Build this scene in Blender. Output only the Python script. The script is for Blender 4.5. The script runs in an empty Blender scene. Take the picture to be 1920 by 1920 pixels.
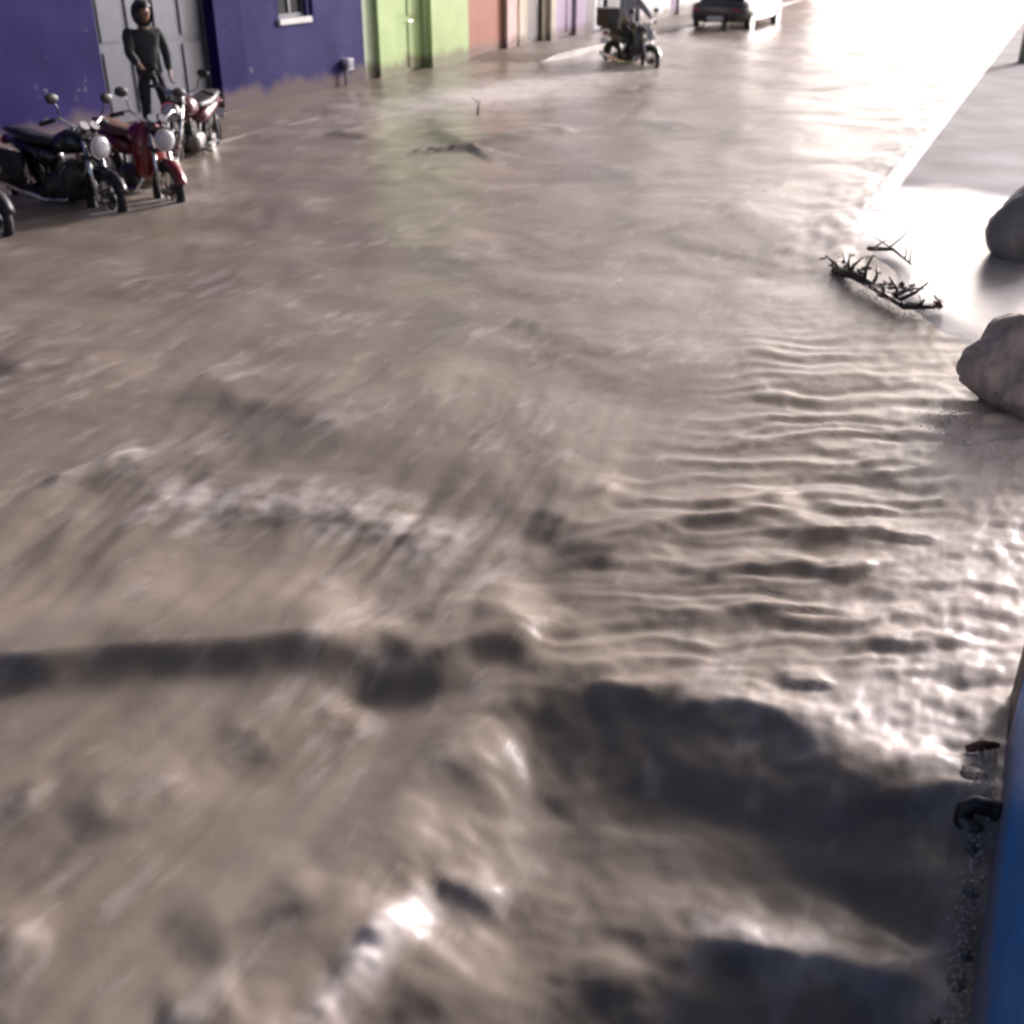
import bpy, bmesh, math, random
import numpy as np
from mathutils import Vector, Matrix
R = math.radians
random.seed(7); rng = np.random.default_rng(11)
sc = bpy.context.scene
C = sc.collection
# ------------------------------------------------------------------ camera, sky, sun, exposure
# street frame: +Y runs up the street (against the current), X = 0.29 is the wall beside the camera
cam_d = bpy.data.cameras.new('camera'); cam = bpy.data.objects.new('camera', cam_d); C.objects.link(cam)
cam.location = (0, 0, 2.5); cam.rotation_euler = (R(90 - 27.9), 0, R(25))
cam_d.lens = 38.6; cam_d.sensor_width = 36; cam_d.clip_start = 0.05; cam_d.clip_end = 3000
cam_d.dof.use_dof = True; cam_d.dof.focus_distance = 5.5; cam_d.dof.aperture_fstop = 1.7
sc.camera = cam
SUN_AZ, SUN_EL = 17.5, 15.0          # degrees from +Y towards +X, elevation
w = bpy.data.worlds.new('World'); sc.world = w; w.use_nodes = True
nt = w.node_tree; bg = nt.nodes['Background']
sky = nt.nodes.new('ShaderNodeTexSky'); sky.sky_type = 'NISHITA'; sky.sun_disc = False
sky.sun_elevation = R(SUN_EL); sky.sun_rotation = R(SUN_AZ)
sky.air_density = 0.10; sky.dust_density = 1.9; sky.ozone_density = 0.0
nt.links.new(sky.outputs[0], bg.inputs[0]); bg.inputs[1].default_value = 0.15
sd = bpy.data.lights.new('sun', 'SUN'); sun = bpy.data.objects.new('sun', sd); C.objects.link(sun)
sd.energy = 2.5; sd.angle = R(9); sd.color = (1.0, 0.92, 1.0)
dirv = Vector((math.sin(R(SUN_AZ)) * math.cos(R(SUN_EL)), math.cos(R(SUN_AZ)) * math.cos(R(SUN_EL)), math.sin(R(SUN_EL))))
sun.rotation_euler = dirv.to_track_quat('Z', 'Y').to_euler(); sun.location = (-8, 60, 30)
sc.view_settings.view_transform = 'Standard'; sc.view_settings.look = 'None'
sc.view_settings.exposure = 1.25; sc.view_settings.gamma = 1.0; sc.view_settings.use_curve_mapping = False
sc.cycles.use_denoising = True; sc.cycles.filter_width = 2.4
sc.cycles.max_bounces = 5; sc.cycles.sample_clamp_indirect = 4

# ------------------------------------------------------------------ materials
def lin(c):  # sRGB 0-255 -> linear
    return tuple((v / 255 / 12.92) if v / 255 <= .04045 else ((v / 255 + .055) / 1.055) ** 2.4 for v in c)
def mat(name, col, rough=.6, var=.2, scale=6., bump=0., metal=0., col2=None, bscale=None, mud=0., coat=0., wet=0., spec=.5):
    m = bpy.data.materials.new(name); m.use_nodes = True; n = m.node_tree; P = n.nodes['Principled BSDF']; L = n.links.new
    tc = n.nodes.new('ShaderNodeTexCoord'); geo = n.nodes.new('ShaderNodeNewGeometry')
    ns = n.nodes.new('ShaderNodeTexNoise'); ns.inputs['Scale'].default_value = scale; ns.inputs['Detail'].default_value = 6
    L(geo.outputs['Position'] if mud or bump else tc.outputs['Object'], ns.inputs['Vector'])
    mx = n.nodes.new('ShaderNodeMix'); mx.data_type = 'RGBA'
    ramp = n.nodes.new('ShaderNodeMapRange'); ramp.inputs[1].default_value = .3; ramp.inputs[2].default_value = .7
    L(ns.outputs['Fac'], ramp.inputs[0]); L(ramp.outputs[0], mx.inputs[0])
    mx.inputs[6].default_value = (*col, 1)
    c2 = col2 or tuple(v * (1 - var) for v in col); mx.inputs[7].default_value = (*c2, 1)
    out = mx.outputs[2]
    if mud:  # chips where the paint has come off the plaster
        n3 = n.nodes.new('ShaderNodeTexNoise'); n3.inputs['Scale'].default_value = 2.3; n3.inputs['Detail'].default_value = 9; n3.inputs['Roughness'].default_value = .62; L(geo.outputs['Position'], n3.inputs['Vector'])
        m3r = n.nodes.new('ShaderNodeMapRange'); m3r.inputs[1].default_value = .655; m3r.inputs[2].default_value = .675; m3r.inputs[4].default_value = .55; L(n3.outputs['Fac'], m3r.inputs[0])
        m3 = n.nodes.new('ShaderNodeMix'); m3.data_type = 'RGBA'; L(m3r.outputs[0], m3.inputs[0]); L(out, m3.inputs[6]); m3.inputs[7].default_value = (.30, .28, .26, 1); out = m3.outputs[2]
    if mud:  # dried and wet mud left by the flood on the foot of the wall
        sp = n.nodes.new('ShaderNodeSeparateXYZ'); L(geo.outputs['Position'], sp.inputs[0])
        n2 = n.nodes.new('ShaderNodeTexNoise'); n2.inputs['Scale'].default_value = 1.7; n2.inputs['Detail'].default_value = 5; L(geo.outputs['Position'], n2.inputs['Vector'])
        ad = n.nodes.new('ShaderNodeMath'); ad.operation = 'MULTIPLY_ADD'; ad.inputs[1].default_value = -.5; L(n2.outputs['Fac'], ad.inputs[0]); L(sp.outputs['Z'], ad.inputs[2])
        mr = n.nodes.new('ShaderNodeMapRange'); mr.inputs[1].default_value = mud - .28; mr.inputs[2].default_value = mud - .10; mr.inputs[3].default_value = .75; mr.inputs[4].default_value = 0; L(ad.outputs[0], mr.inputs[0])
        m2 = n.nodes.new('ShaderNodeMix'); m2.data_type = 'RGBA'; L(mr.outputs[0], m2.inputs[0]); L(out, m2.inputs[6]); m2.inputs[7].default_value = (.16, .125, .10, 1)
        out = m2.outputs[2]
    L(out, P.inputs['Base Color'])
    P.inputs['Roughness'].default_value = rough; P.inputs['Metallic'].default_value = metal
    P.inputs['Coat Weight'].default_value = coat; P.inputs['Specular IOR Level'].default_value = spec if not mud else .12; P.inputs['Coat Roughness'].default_value = .08
    rr = n.nodes.new('ShaderNodeMapRange'); rr.inputs[3].default_value = max(.03, rough - .12); rr.inputs[4].default_value = min(1, rough + .12)
    L(ns.outputs['Fac'], rr.inputs[0]); L(rr.outputs[0], P.inputs['Roughness'])
    if bump:
        b = n.nodes.new('ShaderNodeBump'); b.inputs['Strength'].default_value = bump; b.inputs['Distance'].default_value = .02
        nb = n.nodes.new('ShaderNodeTexNoise'); nb.inputs['Scale'].default_value = bscale or scale * 6; nb.inputs['Detail'].default_value = 5
        L(geo.outputs['Position'], nb.inputs['Vector']); L(nb.outputs['Fac'], b.inputs['Height']); L(b.outputs[0], P.inputs['Normal'])
    return m
K = {}
K['indigo'] = mat('indigo_paint', (.014, .008, .092), .8, .3, 1.5, .08, mud=.22, bscale=30)
K['violet'] = mat('violet_blue_paint', (.027, .022, .118), .8, .25, 1.5, .08, mud=.2, bscale=30)
K['green'] = mat('green_paint', (.42, .56, .25), .6, .15, 1.4, .2, mud=.2, bscale=30)
K['green2'] = mat('pale_green_paint', (.58, .68, .46), .6, .15, 1.4, .2, mud=.2, bscale=30)
K['salmon'] = mat('salmon_paint', (.40, .165, .11), .6, .15, 1.4, .2, mud=.2, bscale=30)
K['pink'] = mat('pale_pink_paint', (.7, .5, .45), .6, .12, 1.4, .2, mud=.2, bscale=30)
K['beige'] = mat('beige_paint', (.50, .43, .34), .65, .2, 1.4, .2, mud=.2, bscale=30)
K['lavender'] = mat('lavender_paint', (.40, .31, .44), .55, .15, 1.4, .2, mud=.2, bscale=30)
K['grey'] = mat('grey_plaster', (.33, .31, .30), .7, .2, 1.4, .25, mud=.2, bscale=30)
K['white'] = mat('white_plaster', (.74, .72, .70), .7, .15, 1.2, .2, mud=.2, bscale=30)
K['cream'] = mat('cream_plaster', (.62, .56, .44), .7, .15, 1.2, .2, mud=.2, bscale=30)
K['brick'] = mat('brick_red_plaster', (.35, .14, .09), .75, .25, 2, .25, mud=.2, bscale=30)
K['blue'] = mat('blue_paint', (.03, .19, .55), .42, .35, 2.5, .3, mud=.12, col2=(.025, .14, .38), bscale=25)
K['roof'] = mat('concrete_roof', (.35, .33, .31), .8, .25, 2, .3)
K['steel'] = mat('grey_steel', (.10, .11, .14), .4, .3, 3, .1, metal=.3)
K['glass'] = mat('dark_glass', (.03, .035, .04), .08, .1, 2)
K['wood'] = mat('dark_brown_wood', (.05, .028, .02), .55, .4, 9, .3)
K['kerb'] = mat('glare_white_kerb', (.74, .73, .72), .5, .2, 4, .15, bscale=40)  # concrete kerb whitened: the bright glare strip is put into its colour
K['pave'] = mat('wet_concrete', (.40, .385, .38), .3, .25, 1.3, .12, col2=(.27, .25, .235), bscale=40)
def dry_out(m):   # the slab is awash near the flood and only damp further up
    n = m.node_tree; P = n.nodes['Principled BSDF']; L = n.links.new; g = n.nodes.new('ShaderNodeNewGeometry'); sp = n.nodes.new('ShaderNodeSeparateXYZ'); L(g.outputs['Position'], sp.inputs[0])
    nz = n.nodes.new('ShaderNodeTexNoise'); nz.inputs['Scale'].default_value = 1.2; L(g.outputs['Position'], nz.inputs['Vector']); ad = n.nodes.new('ShaderNodeMath'); ad.operation = 'ADD'; L(sp.outputs['Y'], ad.inputs[0]); L(nz.outputs['Fac'], ad.inputs[1])
    for lo, hi, sock in ((.26, .75, 'Roughness'), (.5, .08, 'Specular IOR Level')):
        mr = n.nodes.new('ShaderNodeMapRange'); mr.inputs[1].default_value = 13.2; mr.inputs[2].default_value = 13.7; mr.inputs[3].default_value = lo; mr.inputs[4].default_value = hi; L(ad.outputs[0], mr.inputs[0])
        for l in list(P.inputs[sock].links): n.links.remove(l)
        L(mr.outputs[0], P.inputs[sock])
dry_out(K['pave'])
K['pave_l'] = mat('muddy_concrete', (.24, .20, .16), .5, .3, 2, .3, bscale=30)
K['asphalt'] = mat('asphalt', (.05, .048, .045), .8, .3, 20, .4)
K['ground'] = mat('bare_earth', (.14, .115, .085), .9, .4, .6, .4)
K['hill'] = mat('hill_scrub', (.06, .075, .04), .9, .5, .03)
K['rock'] = mat('grey_rock', (.42, .36, .32), .7, .35, 7, 1.0, bscale=22, col2=(.24, .205, .18))
K['stone'] = mat('wet_stone', (.17, .15, .135), .4, .4, 9, .6, bscale=40)
K['bag'] = mat('grey_plastic', (.20, .19, .185), .32, .2, 5, .15, bscale=9)
K['rubber'] = mat('tyre_rubber', (.018, .017, .017), .75, .3, 9)
K['black'] = mat('black_gloss_paint', (.012, .012, .014), .2, .2, 4, coat=.6)
K['blackm'] = mat('black_plastic_trim', (.02, .02, .021), .5, .2, 6)
K['red'] = mat('dark_red_gloss_paint', (.22, .014, .018), .22, .25, 4, coat=.7)
K['maroon'] = mat('maroon_paint', (.09, .012, .02), .3, .25, 4, coat=.5)
K['chrome'] = mat('chrome', (.72, .72, .74), .12, .1, 3, metal=1)
K['alloy'] = mat('cast_alloy', (.14, .135, .13), .38, .2, 8, metal=.9)
K['lens'] = mat('lamp_lens', (.42, .43, .46), .08, .05, 3, coat=.8)
K['lensr'] = mat('red_lens', (.30, .01, .01), .15, .1, 3, coat=.6)
K['seat'] = mat('black_vinyl', (.022, .021, .022), .45, .2, 12, .2)
K['seat2'] = mat('brown_vinyl', (.16, .08, .055), .5, .2, 12, .2)
K['car'] = mat('charcoal_car_paint', (.055, .055, .06), .25, .15, 3, coat=.7)
K['skin'] = mat('skin', (.30, .17, .11), .5, .12, 10)
K['hair'] = mat('black_hair', (.012, .010, .009), .55, .3, 40)
K['jacket'] = mat('dark_grey_green_cloth', (.045, .052, .050), .85, .3, 12, .3)
K['trouser'] = mat('dark_cloth', (.03, .028, .032), .85, .3, 12, .3)
K['shirt'] = mat('pale_grey_cloth', (.36, .36, .37), .85, .2, 12, .3)
K['shoe'] = mat('dark_shoe', (.02, .018, .016), .6, .2, 9)
K['bark'] = mat('wet_bark', (.045, .034, .028), .5, .4, 14, .4)
K['leaf'] = mat('weed_leaf', (.16, .24, .11), .5, .4, 6, col2=(.40, .43, .33))
K['leafb'] = mat('dead_leaf', (.13, .055, .03), .55, .4, 6)
K['pole'] = mat('weathered_concrete_pole', (.30, .29, .275), .8, .25, 3, .3)
K['wire'] = mat('black_wire', (.02, .02, .02), .6, .1, 3)
K['pvc'] = mat('white_pvc', (.72, .73, .76), .35, .1, 5)
K['foam'] = mat('foam', (.72, .66, .60), .45, .2, 30)

def water_mat():
    m = bpy.data.materials.new('muddy_flood_water'); m.use_nodes = True; n = m.node_tree; P = n.nodes['Principled BSDF']; L = n.links.new
    geo = n.nodes.new('ShaderNodeNewGeometry')
    def noise(scale, vec=(1, 1, 1), detail=4, rough=.55, dist=0.):
        mp = n.nodes.new('ShaderNodeMapping'); mp.inputs['Scale'].default_value = vec; L(geo.outputs['Position'], mp.inputs[0])
        t = n.nodes.new('ShaderNodeTexNoise'); t.inputs['Scale'].default_value = scale; t.inputs['Detail'].default_value = detail
        t.inputs['Roughness'].default_value = rough; t.inputs['Distortion'].default_value = dist; L(mp.outputs[0], t.inputs['Vector']); return t.outputs['Fac']
    silt = noise(1.7, (1, .30, 1), 5, .6, .5)
    mx = n.nodes.new('ShaderNodeMix'); mx.data_type = 'RGBA'
    r = n.nodes.new('ShaderNodeMapRange'); r.inputs[1].default_value = .32; r.inputs[2].default_value = .68; L(silt, r.inputs[0]); L(r.outputs[0], mx.inputs[0])
    mx.inputs[6].default_value = (.250, .212, .174, 1); mx.inputs[7].default_value = (.21, .173, .134, 1)
    at = n.nodes.new('ShaderNodeAttribute'); at.attribute_name = 'foam'
    fn = noise(8, (1, .35, 1), 4, .55, .3)
    ad = n.nodes.new('ShaderNodeMath'); ad.operation = 'ADD'; L(at.outputs['Fac'], ad.inputs[0]); L(fn, ad.inputs[1])
    fr = n.nodes.new('ShaderNodeMapRange'); fr.inputs[1].default_value = .58; fr.inputs[2].default_value = 1.5; L(ad.outputs[0], fr.inputs[0])
    m2 = n.nodes.new('ShaderNodeMix'); m2.data_type = 'RGBA'; L(fr.outputs[0], m2.inputs[0]); L(mx.outputs[2], m2.inputs[6]); m2.inputs[7].default_value = (.74, .68, .63, 1)
    L(m2.outputs[2], P.inputs['Base Color'])
    P.inputs['IOR'].default_value = 1.33; P.inputs['Specular IOR Level'].default_value = .28
    rr = n.nodes.new('ShaderNodeMapRange'); rr.inputs[3].default_value = .31; rr.inputs[4].default_value = .5; L(fr.outputs[0], rr.inputs[0]); L(rr.outputs[0], P.inputs['Roughness'])
    hb = noise(5, (1, .5, 1), 3, .5, .8); hf = noise(22, (1, .6, 1), 3, .5, .5)
    c = n.nodes.new('ShaderNodeMath'); c.operation = 'MULTIPLY_ADD'; c.inputs[1].default_value = .22; L(hf, c.inputs[0]); L(hb, c.inputs[2])
    b = n.nodes.new('ShaderNodeBump'); b.inputs['Strength'].default_value = .2; b.inputs['Distance'].default_value = .022; L(c.outputs[0], b.inputs['Height']); L(b.outputs[0], P.inputs['Normal'])
    return m
K['water'] = water_mat()

# ------------------------------------------------------------------ mesh helpers
def obj(name, bm, m, parent=None, smooth=False, bevel=0.):
    if bevel:
        bmesh.ops.bevel(bm, geom=[e for e in bm.edges if len(e.link_faces) == 2 and e.calc_face_angle(0) > .6], offset=bevel, segments=2, affect='EDGES', profile=.7)
    me = bpy.data.meshes.new(name); bm.to_mesh(me); bm.free()
    if smooth:
        for p in me.polygons: p.use_smooth = True
    o = bpy.data.objects.new(name, me); C.objects.link(o); me.materials.append(K[m] if isinstance(m, str) else m)
    if parent: o.parent = parent
    return o
def tag(o, label=None, cat=None, group=None, kind=None):
    if label: o['label'] = label
    if cat: o['category'] = cat
    if group: o['group'] = group
    if kind: o['kind'] = kind
    return o
def thing(name, label, cat, loc=(0, 0, 0), rz=0, group=None):
    o = bpy.data.objects.new(name, None); C.objects.link(o); o.empty_display_size = .2
    o.location = loc; o.rotation_euler = (0, 0, rz); return tag(o, label, cat, group)
def B(): return bmesh.new()
def box(bm, x0, x1, y0, y1, z0, z1):
    v = [bm.verts.new(p) for p in ((x0, y0, z0), (x1, y0, z0), (x1, y1, z0), (x0, y1, z0), (x0, y0, z1), (x1, y0, z1), (x1, y1, z1), (x0, y1, z1))]
    for f in ((3, 2, 1, 0), (4, 5, 6, 7), (0, 1, 5, 4), (1, 2, 6, 5), (2, 3, 7, 6), (3, 0, 4, 7)): bm.faces.new([v[i] for i in f])
    return bm
def tube(bm, pts, rad, n=10, caps=True):
    pts = [Vector(p) for p in pts]; rad = rad if isinstance(rad, (list, tuple)) else [rad] * len(pts); rings = []
    up = Vector((0, 0, 1)); prev = None
    for i, p in enumerate(pts):
        d = (pts[min(i + 1, len(pts) - 1)] - pts[max(i - 1, 0)]).normalized()
        a = prev if prev is not None else (up if abs(d.z) < .95 else Vector((1, 0, 0)))
        x = (a - d * a.dot(d)).normalized(); prev = x; y = d.cross(x)
        rings.append([bm.verts.new(p + (x * math.cos(2 * math.pi * k / n) + y * math.sin(2 * math.pi * k / n)) * rad[i]) for k in range(n)])
    for a, b in zip(rings, rings[1:]):
        for k in range(n): bm.faces.new((a[k], a[(k + 1) % n], b[(k + 1) % n], b[k]))
    if caps: bm.faces.new(rings[0][::-1]); bm.faces.new(rings[-1])
    return bm
def torus(bm, c, Rm, r, n=36, k=10, axis='y', flat=1.):
    vs = []
    for i in range(n):
        a = 2 * math.pi * i / n; ring = []
        for j in range(k):
            b = 2 * math.pi * j / k; rr = Rm + r * math.cos(b); h = r * flat * math.sin(b)
            ring.append(bm.verts.new((c[0] + rr * math.cos(a), c[1] + h, c[2] + rr * math.sin(a))))
        vs.append(ring)
    for i in range(n):
        for j in range(k): bm.faces.new((vs[i][j], vs[i][(j + 1) % k], vs[(i + 1) % n][(j + 1) % k], vs[(i + 1) % n][j]))
    return bm
def blob(bm, c, r, sub=3, rot=None):
    M_ = Matrix.Translation(c) @ (rot.to_4x4() if rot else Matrix()) @ Matrix.Diagonal((*r, 1))
    return bmesh.ops.create_icosphere(bm, subdivisions=sub, radius=1, matrix=M_)['verts']
def loft(bm, secs, n=16, caps=True):
    """secs: (x, y, z, half width y, half height z, power) sections along x"""
    rings = []
    for (x, y, z, a, b, p) in secs:
        rings.append([bm.verts.new((x, y + a * math.copysign(abs(math.cos(t)) ** p, math.cos(t)), z + b * math.copysign(abs(math.sin(t)) ** p, math.sin(t)))) for t in [2 * math.pi * k / n for k in range(n)]])
    for a, b in zip(rings, rings[1:]):
        for k in range(n): bm.faces.new((a[k], a[(k + 1) % n], b[(k + 1) % n], b[k]))
    if caps: bm.faces.new(rings[0][::-1]); bm.faces.new(rings[-1])
    bmesh.ops.recalc_face_normals(bm, faces=bm.faces[:]); return bm
def grid_mesh(name, X, Y, Z, m, attr=None):
    ny, nx = X.shape; me = bpy.data.meshes.new(name)
    co = np.stack([X, Y, Z], -1).reshape(-1, 3).astype(np.float32)
    i = np.arange(ny * nx).reshape(ny, nx); q = np.stack([i[:-1, :-1], i[:-1, 1:], i[1:, 1:], i[1:, :-1]], -1).reshape(-1, 4)
    me.vertices.add(len(co)); me.vertices.foreach_set('co', co.ravel())
    me.loops.add(q.size); me.loops.foreach_set('vertex_index', q.ravel().astype(np.int32))
    me.polygons.add(len(q)); me.polygons.foreach_set('loop_start', np.arange(0, q.size, 4, dtype=np.int32))
    me.update(calc_edges=True); me.polygons.foreach_set('use_smooth', np.ones(len(q), bool))
    if attr is not None:
        a = me.attributes.new('foam', 'FLOAT', 'POINT'); a.data.foreach_set('value', attr.ravel().astype(np.float32))
    me.materials.append(K[m]); o = bpy.data.objects.new(name, me); C.objects.link(o); return o
# numpy gradient noise
PERM = rng.permutation(4096).astype(np.int64)
def perlin(x, y, seed=0):
    xi = np.floor(x).astype(np.int64); yi = np.floor(y).astype(np.int64); xf = x - xi; yf = y - yi
    def gr(ix, iy, dx, dy):
        h = PERM[(PERM[(ix + seed * 57) & 4095] + iy * 31 + seed) & 4095] * (2 * math.pi / 4096); return np.cos(h) * dx + np.sin(h) * dy
    u = xf ** 3 * (xf * (xf * 6 - 15) + 10); v = yf ** 3 * (yf * (yf * 6 - 15) + 10)
    a = gr(xi, yi, xf, yf); b = gr(xi + 1, yi, xf - 1, yf); c = gr(xi, yi + 1, xf, yf - 1); d = gr(xi + 1, yi + 1, xf - 1, yf - 1)
    return ((a * (1 - u) + b * u) * (1 - v) + (c * (1 - u) + d * u) * v) * 1.5
def sstep(a, b, x):
    t = np.clip((x - a) / (b - a), 0, 1); return t * t * (3 - 2 * t)

# ------------------------------------------------------------------ setting: ground, road, pavements, water, hills
XL, XR, KL, KR = -11.8, 0.29, -10.1, -1.34
g_ = B(); v = [g_.verts.new(p) for p in ((-900, -900, -.5), (900, -900, -.5), (900, 900, -.5), (-900, 900, -.5))]; g_.faces.new(v)
tag(obj('ground', g_, 'ground'), kind='structure')
tag(obj('road', box(B(), KL + .002, KR - .202, -12, 140, -.45, -.20), 'asphalt'), kind='structure')
def pave_r(x, y):
    x = np.asarray(x, float); y = np.asarray(y, float)
    edge = 9.9 - 2.1 * sstep(-1.25, -.3, x) + .35 * perlin(x * 2.2, y * 1.3, 3)
    z = -.11 + .135 * sstep(-.9, .5, y - edge)
    z = z + .02 * sstep(12.6, 13.5, y) + .12 * sstep(.8, 4, x)
    z = z - .30 * (1 - sstep(2.6, 3.4, y))
    return z + .006 * perlin(x * 1.7, y * 1.1, 5)
ys = np.concatenate([np.arange(-6, 16, .06), np.arange(16, 130, .6)]); xs = np.concatenate([np.linspace(KR, XR, 28), np.linspace(.4, 14, 40)])
X, Y = np.meshgrid(xs, ys); right_pavement = tag(grid_mesh('right_pavement', X, Y, pave_r(X, Y), 'pave'), kind='structure')
def pave_lz(y): return float(np.interp(y, [-12, 10, 15.6, 17.2, 22.0, 24.0, 26.6, 28.2, 40, 140], [-.02, -.02, -.02, -.09, -.09, .09, .10, .02, .03, .03]))
bm = B(); yy = sorted(set(list(np.arange(-12, 60, .8)) + list(np.arange(60, 141, 10.)))); pv = []
for y in yy: pv.append((bm.verts.new((XL - .05, y, pave_lz(y))), bm.verts.new((KL - .15, y, pave_lz(y)))))
for a, b in zip(pv, pv[1:]): bm.faces.new((a[0], a[1], b[1], b[0]))
left_pavement = tag(obj('left_pavement', bm, 'pave_l'), kind='structure')
# kerb stones, one by one
for k in range(46):                                  # right kerb
    y0 = 8.6 + k * 1.0; z = float(pave_r(KR + .05, y0 + .5))
    bm = box(B(), -.1, .1, 0, .985, -.34, 0); o = obj('kerb_stone', bm, 'kerb', right_pavement, bevel=.02)
    za, zb = float(pave_r(KR + .05, y0)), float(pave_r(KR + .05, y0 + 1)); o.location = (KR - .1, y0, za + .006); o.rotation_euler = (math.atan2(zb - za, 1), random.uniform(-.01, .01), 0)
for k in range(52):                                  # left kerb
    y0 = 6 + k * .9; z = pave_lz(y0 + .45); sl = math.atan2(pave_lz(y0 + .9) - pave_lz(y0), .9)
    bm = box(B(), -.08, .08, 0, .885, -.34, 0); o = obj('kerb_stone', bm, 'pave_l', left_pavement, bevel=.02)
    o.location = (KL - .07, y0, pave_lz(y0) + .014 + random.uniform(-.004, .004)); o.rotation_euler = (sl, random.uniform(-.02, .02), 0)
bm = B(); hv = []
for k in range(121):
    a = 2 * math.pi * k / 120; h = 16 + 9 * math.sin(a * 3 + 1) + 5 * math.sin(a * 8) + 3 * math.sin(a * 19 + 2); ring = []
    for rr, hh in ((420, -.6), (520, h * .45), (640, h), (820, -.6)): ring.append(bm.verts.new((math.cos(a) * rr, math.sin(a) * rr, hh)))
    hv.append(ring)
for a, b in zip(hv, hv[1:]):
    for j in range(3): bm.faces.new((a[j], a[j + 1], b[j + 1], b[j]))
bmesh.ops.recalc_face_normals(bm, faces=bm.faces[:])
tag(obj('hills', bm, 'hill', smooth=True), kind='structure')

def poly_dist(X, Y, pts):
    """signed distance across a polyline (positive up-stream) and parameter 0..1 along it"""
    best = np.full(X.shape, 1e9); sg = np.zeros(X.shape); par = np.zeros(X.shape)
    P = np.array(pts, float); seg = np.hypot(*(P[1:] - P[:-1]).T); cum = np.concatenate([[0], np.cumsum(seg)]); tot = cum[-1]
    for i in range(len(P) - 1):
        a = P[i]; d = (P[i + 1] - a) / seg[i]
        raw = (X - a[0]) * d[0] + (Y - a[1]) * d[1]; t = np.clip(raw, 0, seg[i])
        dx = X - a[0] - t * d[0]; dy = Y - a[1] - t * d[1]; ds = np.hypot(dx, dy); s = -(X - a[0]) * d[1] + (Y - a[1]) * d[0]
        mk = ds < best; best[mk] = ds[mk]; sg[mk] = np.sign(s[mk]) * ds[mk]; par[mk] = ((cum[i] + t) / tot)[mk]
    if P[-1][0] < P[0][0]: sg = -sg
    return sg, par
# crests of the current: (points, height, width up-stream, width of the steep down-stream face, foam)
CR = [
 ([(-2.8, 1.6), (-2.5, 1.9)], .018, .14, .10, .15), ([(-2.42, 1.12), (-2.3, 1.25), (-2.05, 1.42)], .025, .14, .10, .25), ([(-2.6, 1.28), (-2.42, 1.38)], .016, .12, .09, .15),
 ([(-2.12, 2.2), (-1.95, 2.52), (-1.84, 2.75)], .03, .16, .1, .15), ([(-2.35, 1.75), (-2.16, 2.15)], .016, .16, .10, .1), ([(-1.62, 1.3), (-1.45, 1.5)], .018, .12, .08, .15),
 ([(-4.3, 3.5), (-4.2, 3.85), (-4.15, 4.15)], .03, .10, .06, .3), ([(-5.8, 4.5), (-5.1, 5.0)], .022, .35, .2, .15),
 ([(-4.8, 1.25), (-3.25, 2.27), (-2.57, 2.72), (-2.0, 3.09)], .085, .5, .12, .0),
 ([(-1.92, 2.72), (-1.70, 3.14), (-1.36, 3.60)], .085, .28, .12, .0),
 ([(-1.74, 4.0), (-1.70, 4.35), (-1.60, 4.9)], .04, .22, .07, .0),
 ([(-1.5, 3.88), (-1.31, 4.38), (-1.12, 4.62), (-.66, 5.0)], .042, .22, .06, .0),
 ([(-1.1, 3.98), (-.83, 4.24), (-.62, 4.33), (-.47, 4.33), (-.1, 4.7)], .034, .16, .035, .0),
 ([(-.75, 4.52), (-.46, 4.78), (.0, 4.86)], .03, .14, .03, .0),
 ([(-.68, 4.9), (-.26, 5.08)], .025, .12, .026, .0),
 ([(-.52, 5.4), (-.12, 5.7)], .028, .12, .026, .0),
 ([(-.9, 3.85), (-.5, 4.02), (-.2, 4.1)], .018, .10, .024, .0),
 ([(-.52, 3.43), (-.3, 3.53)], .022, .08, .02, .0),
 ([(-.35, 3.8), (-.05, 3.95), (.2, 4.1)], .025, .10, .03, .0),
 ([(-1.50, 1.95), (-1.6, 1.75), (-1.74, 1.5)], .028, .18, .07, .0),
 ([(-3.8, 3.62), (-3.4, 3.74), (-2.83, 3.92), (-2.43, 3.9), (-2.0, 3.85)], .022, .26, .16, .42),
 ([(-4.6, 5.1), (-3.9, 4.9), (-3.0, 4.72)], .035, .6, .26, .0),
 ([(-7.9, 14.35), (-7.3, 13.8), (-6.85, 13.3), (-6.6, 14.0), (-6.1, 15.2)], .10, .7, .22, .0),
 ([(-9.1, 13.4), (-8.2, 13.42)], .07, .5, .2, .0),
 ([(-.55, 2.30), (-.34, 2.34), (-.19, 2.36), (.01, 2.38), (.27, 2.46)], .05, .12, .06, .40),
 ([(-1.27, 2.12), (-1.0, 2.14)], .03, .08, .05, .25),
 ([(-1.27, 1.2), (-1.26, 1.5), (-1.25, 1.85), (-1.23, 2.12)], .05, .065, .06, .85),
]
POOL = [(-1.30, -3.5), (-1.34, 2.05), (-1.40, 2.45), (-1.36, 2.78), (-1.12, 3.10), (-.70, 3.11), (-.34, 3.08), (-.08, 3.0), (.5, 2.95)]
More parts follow.
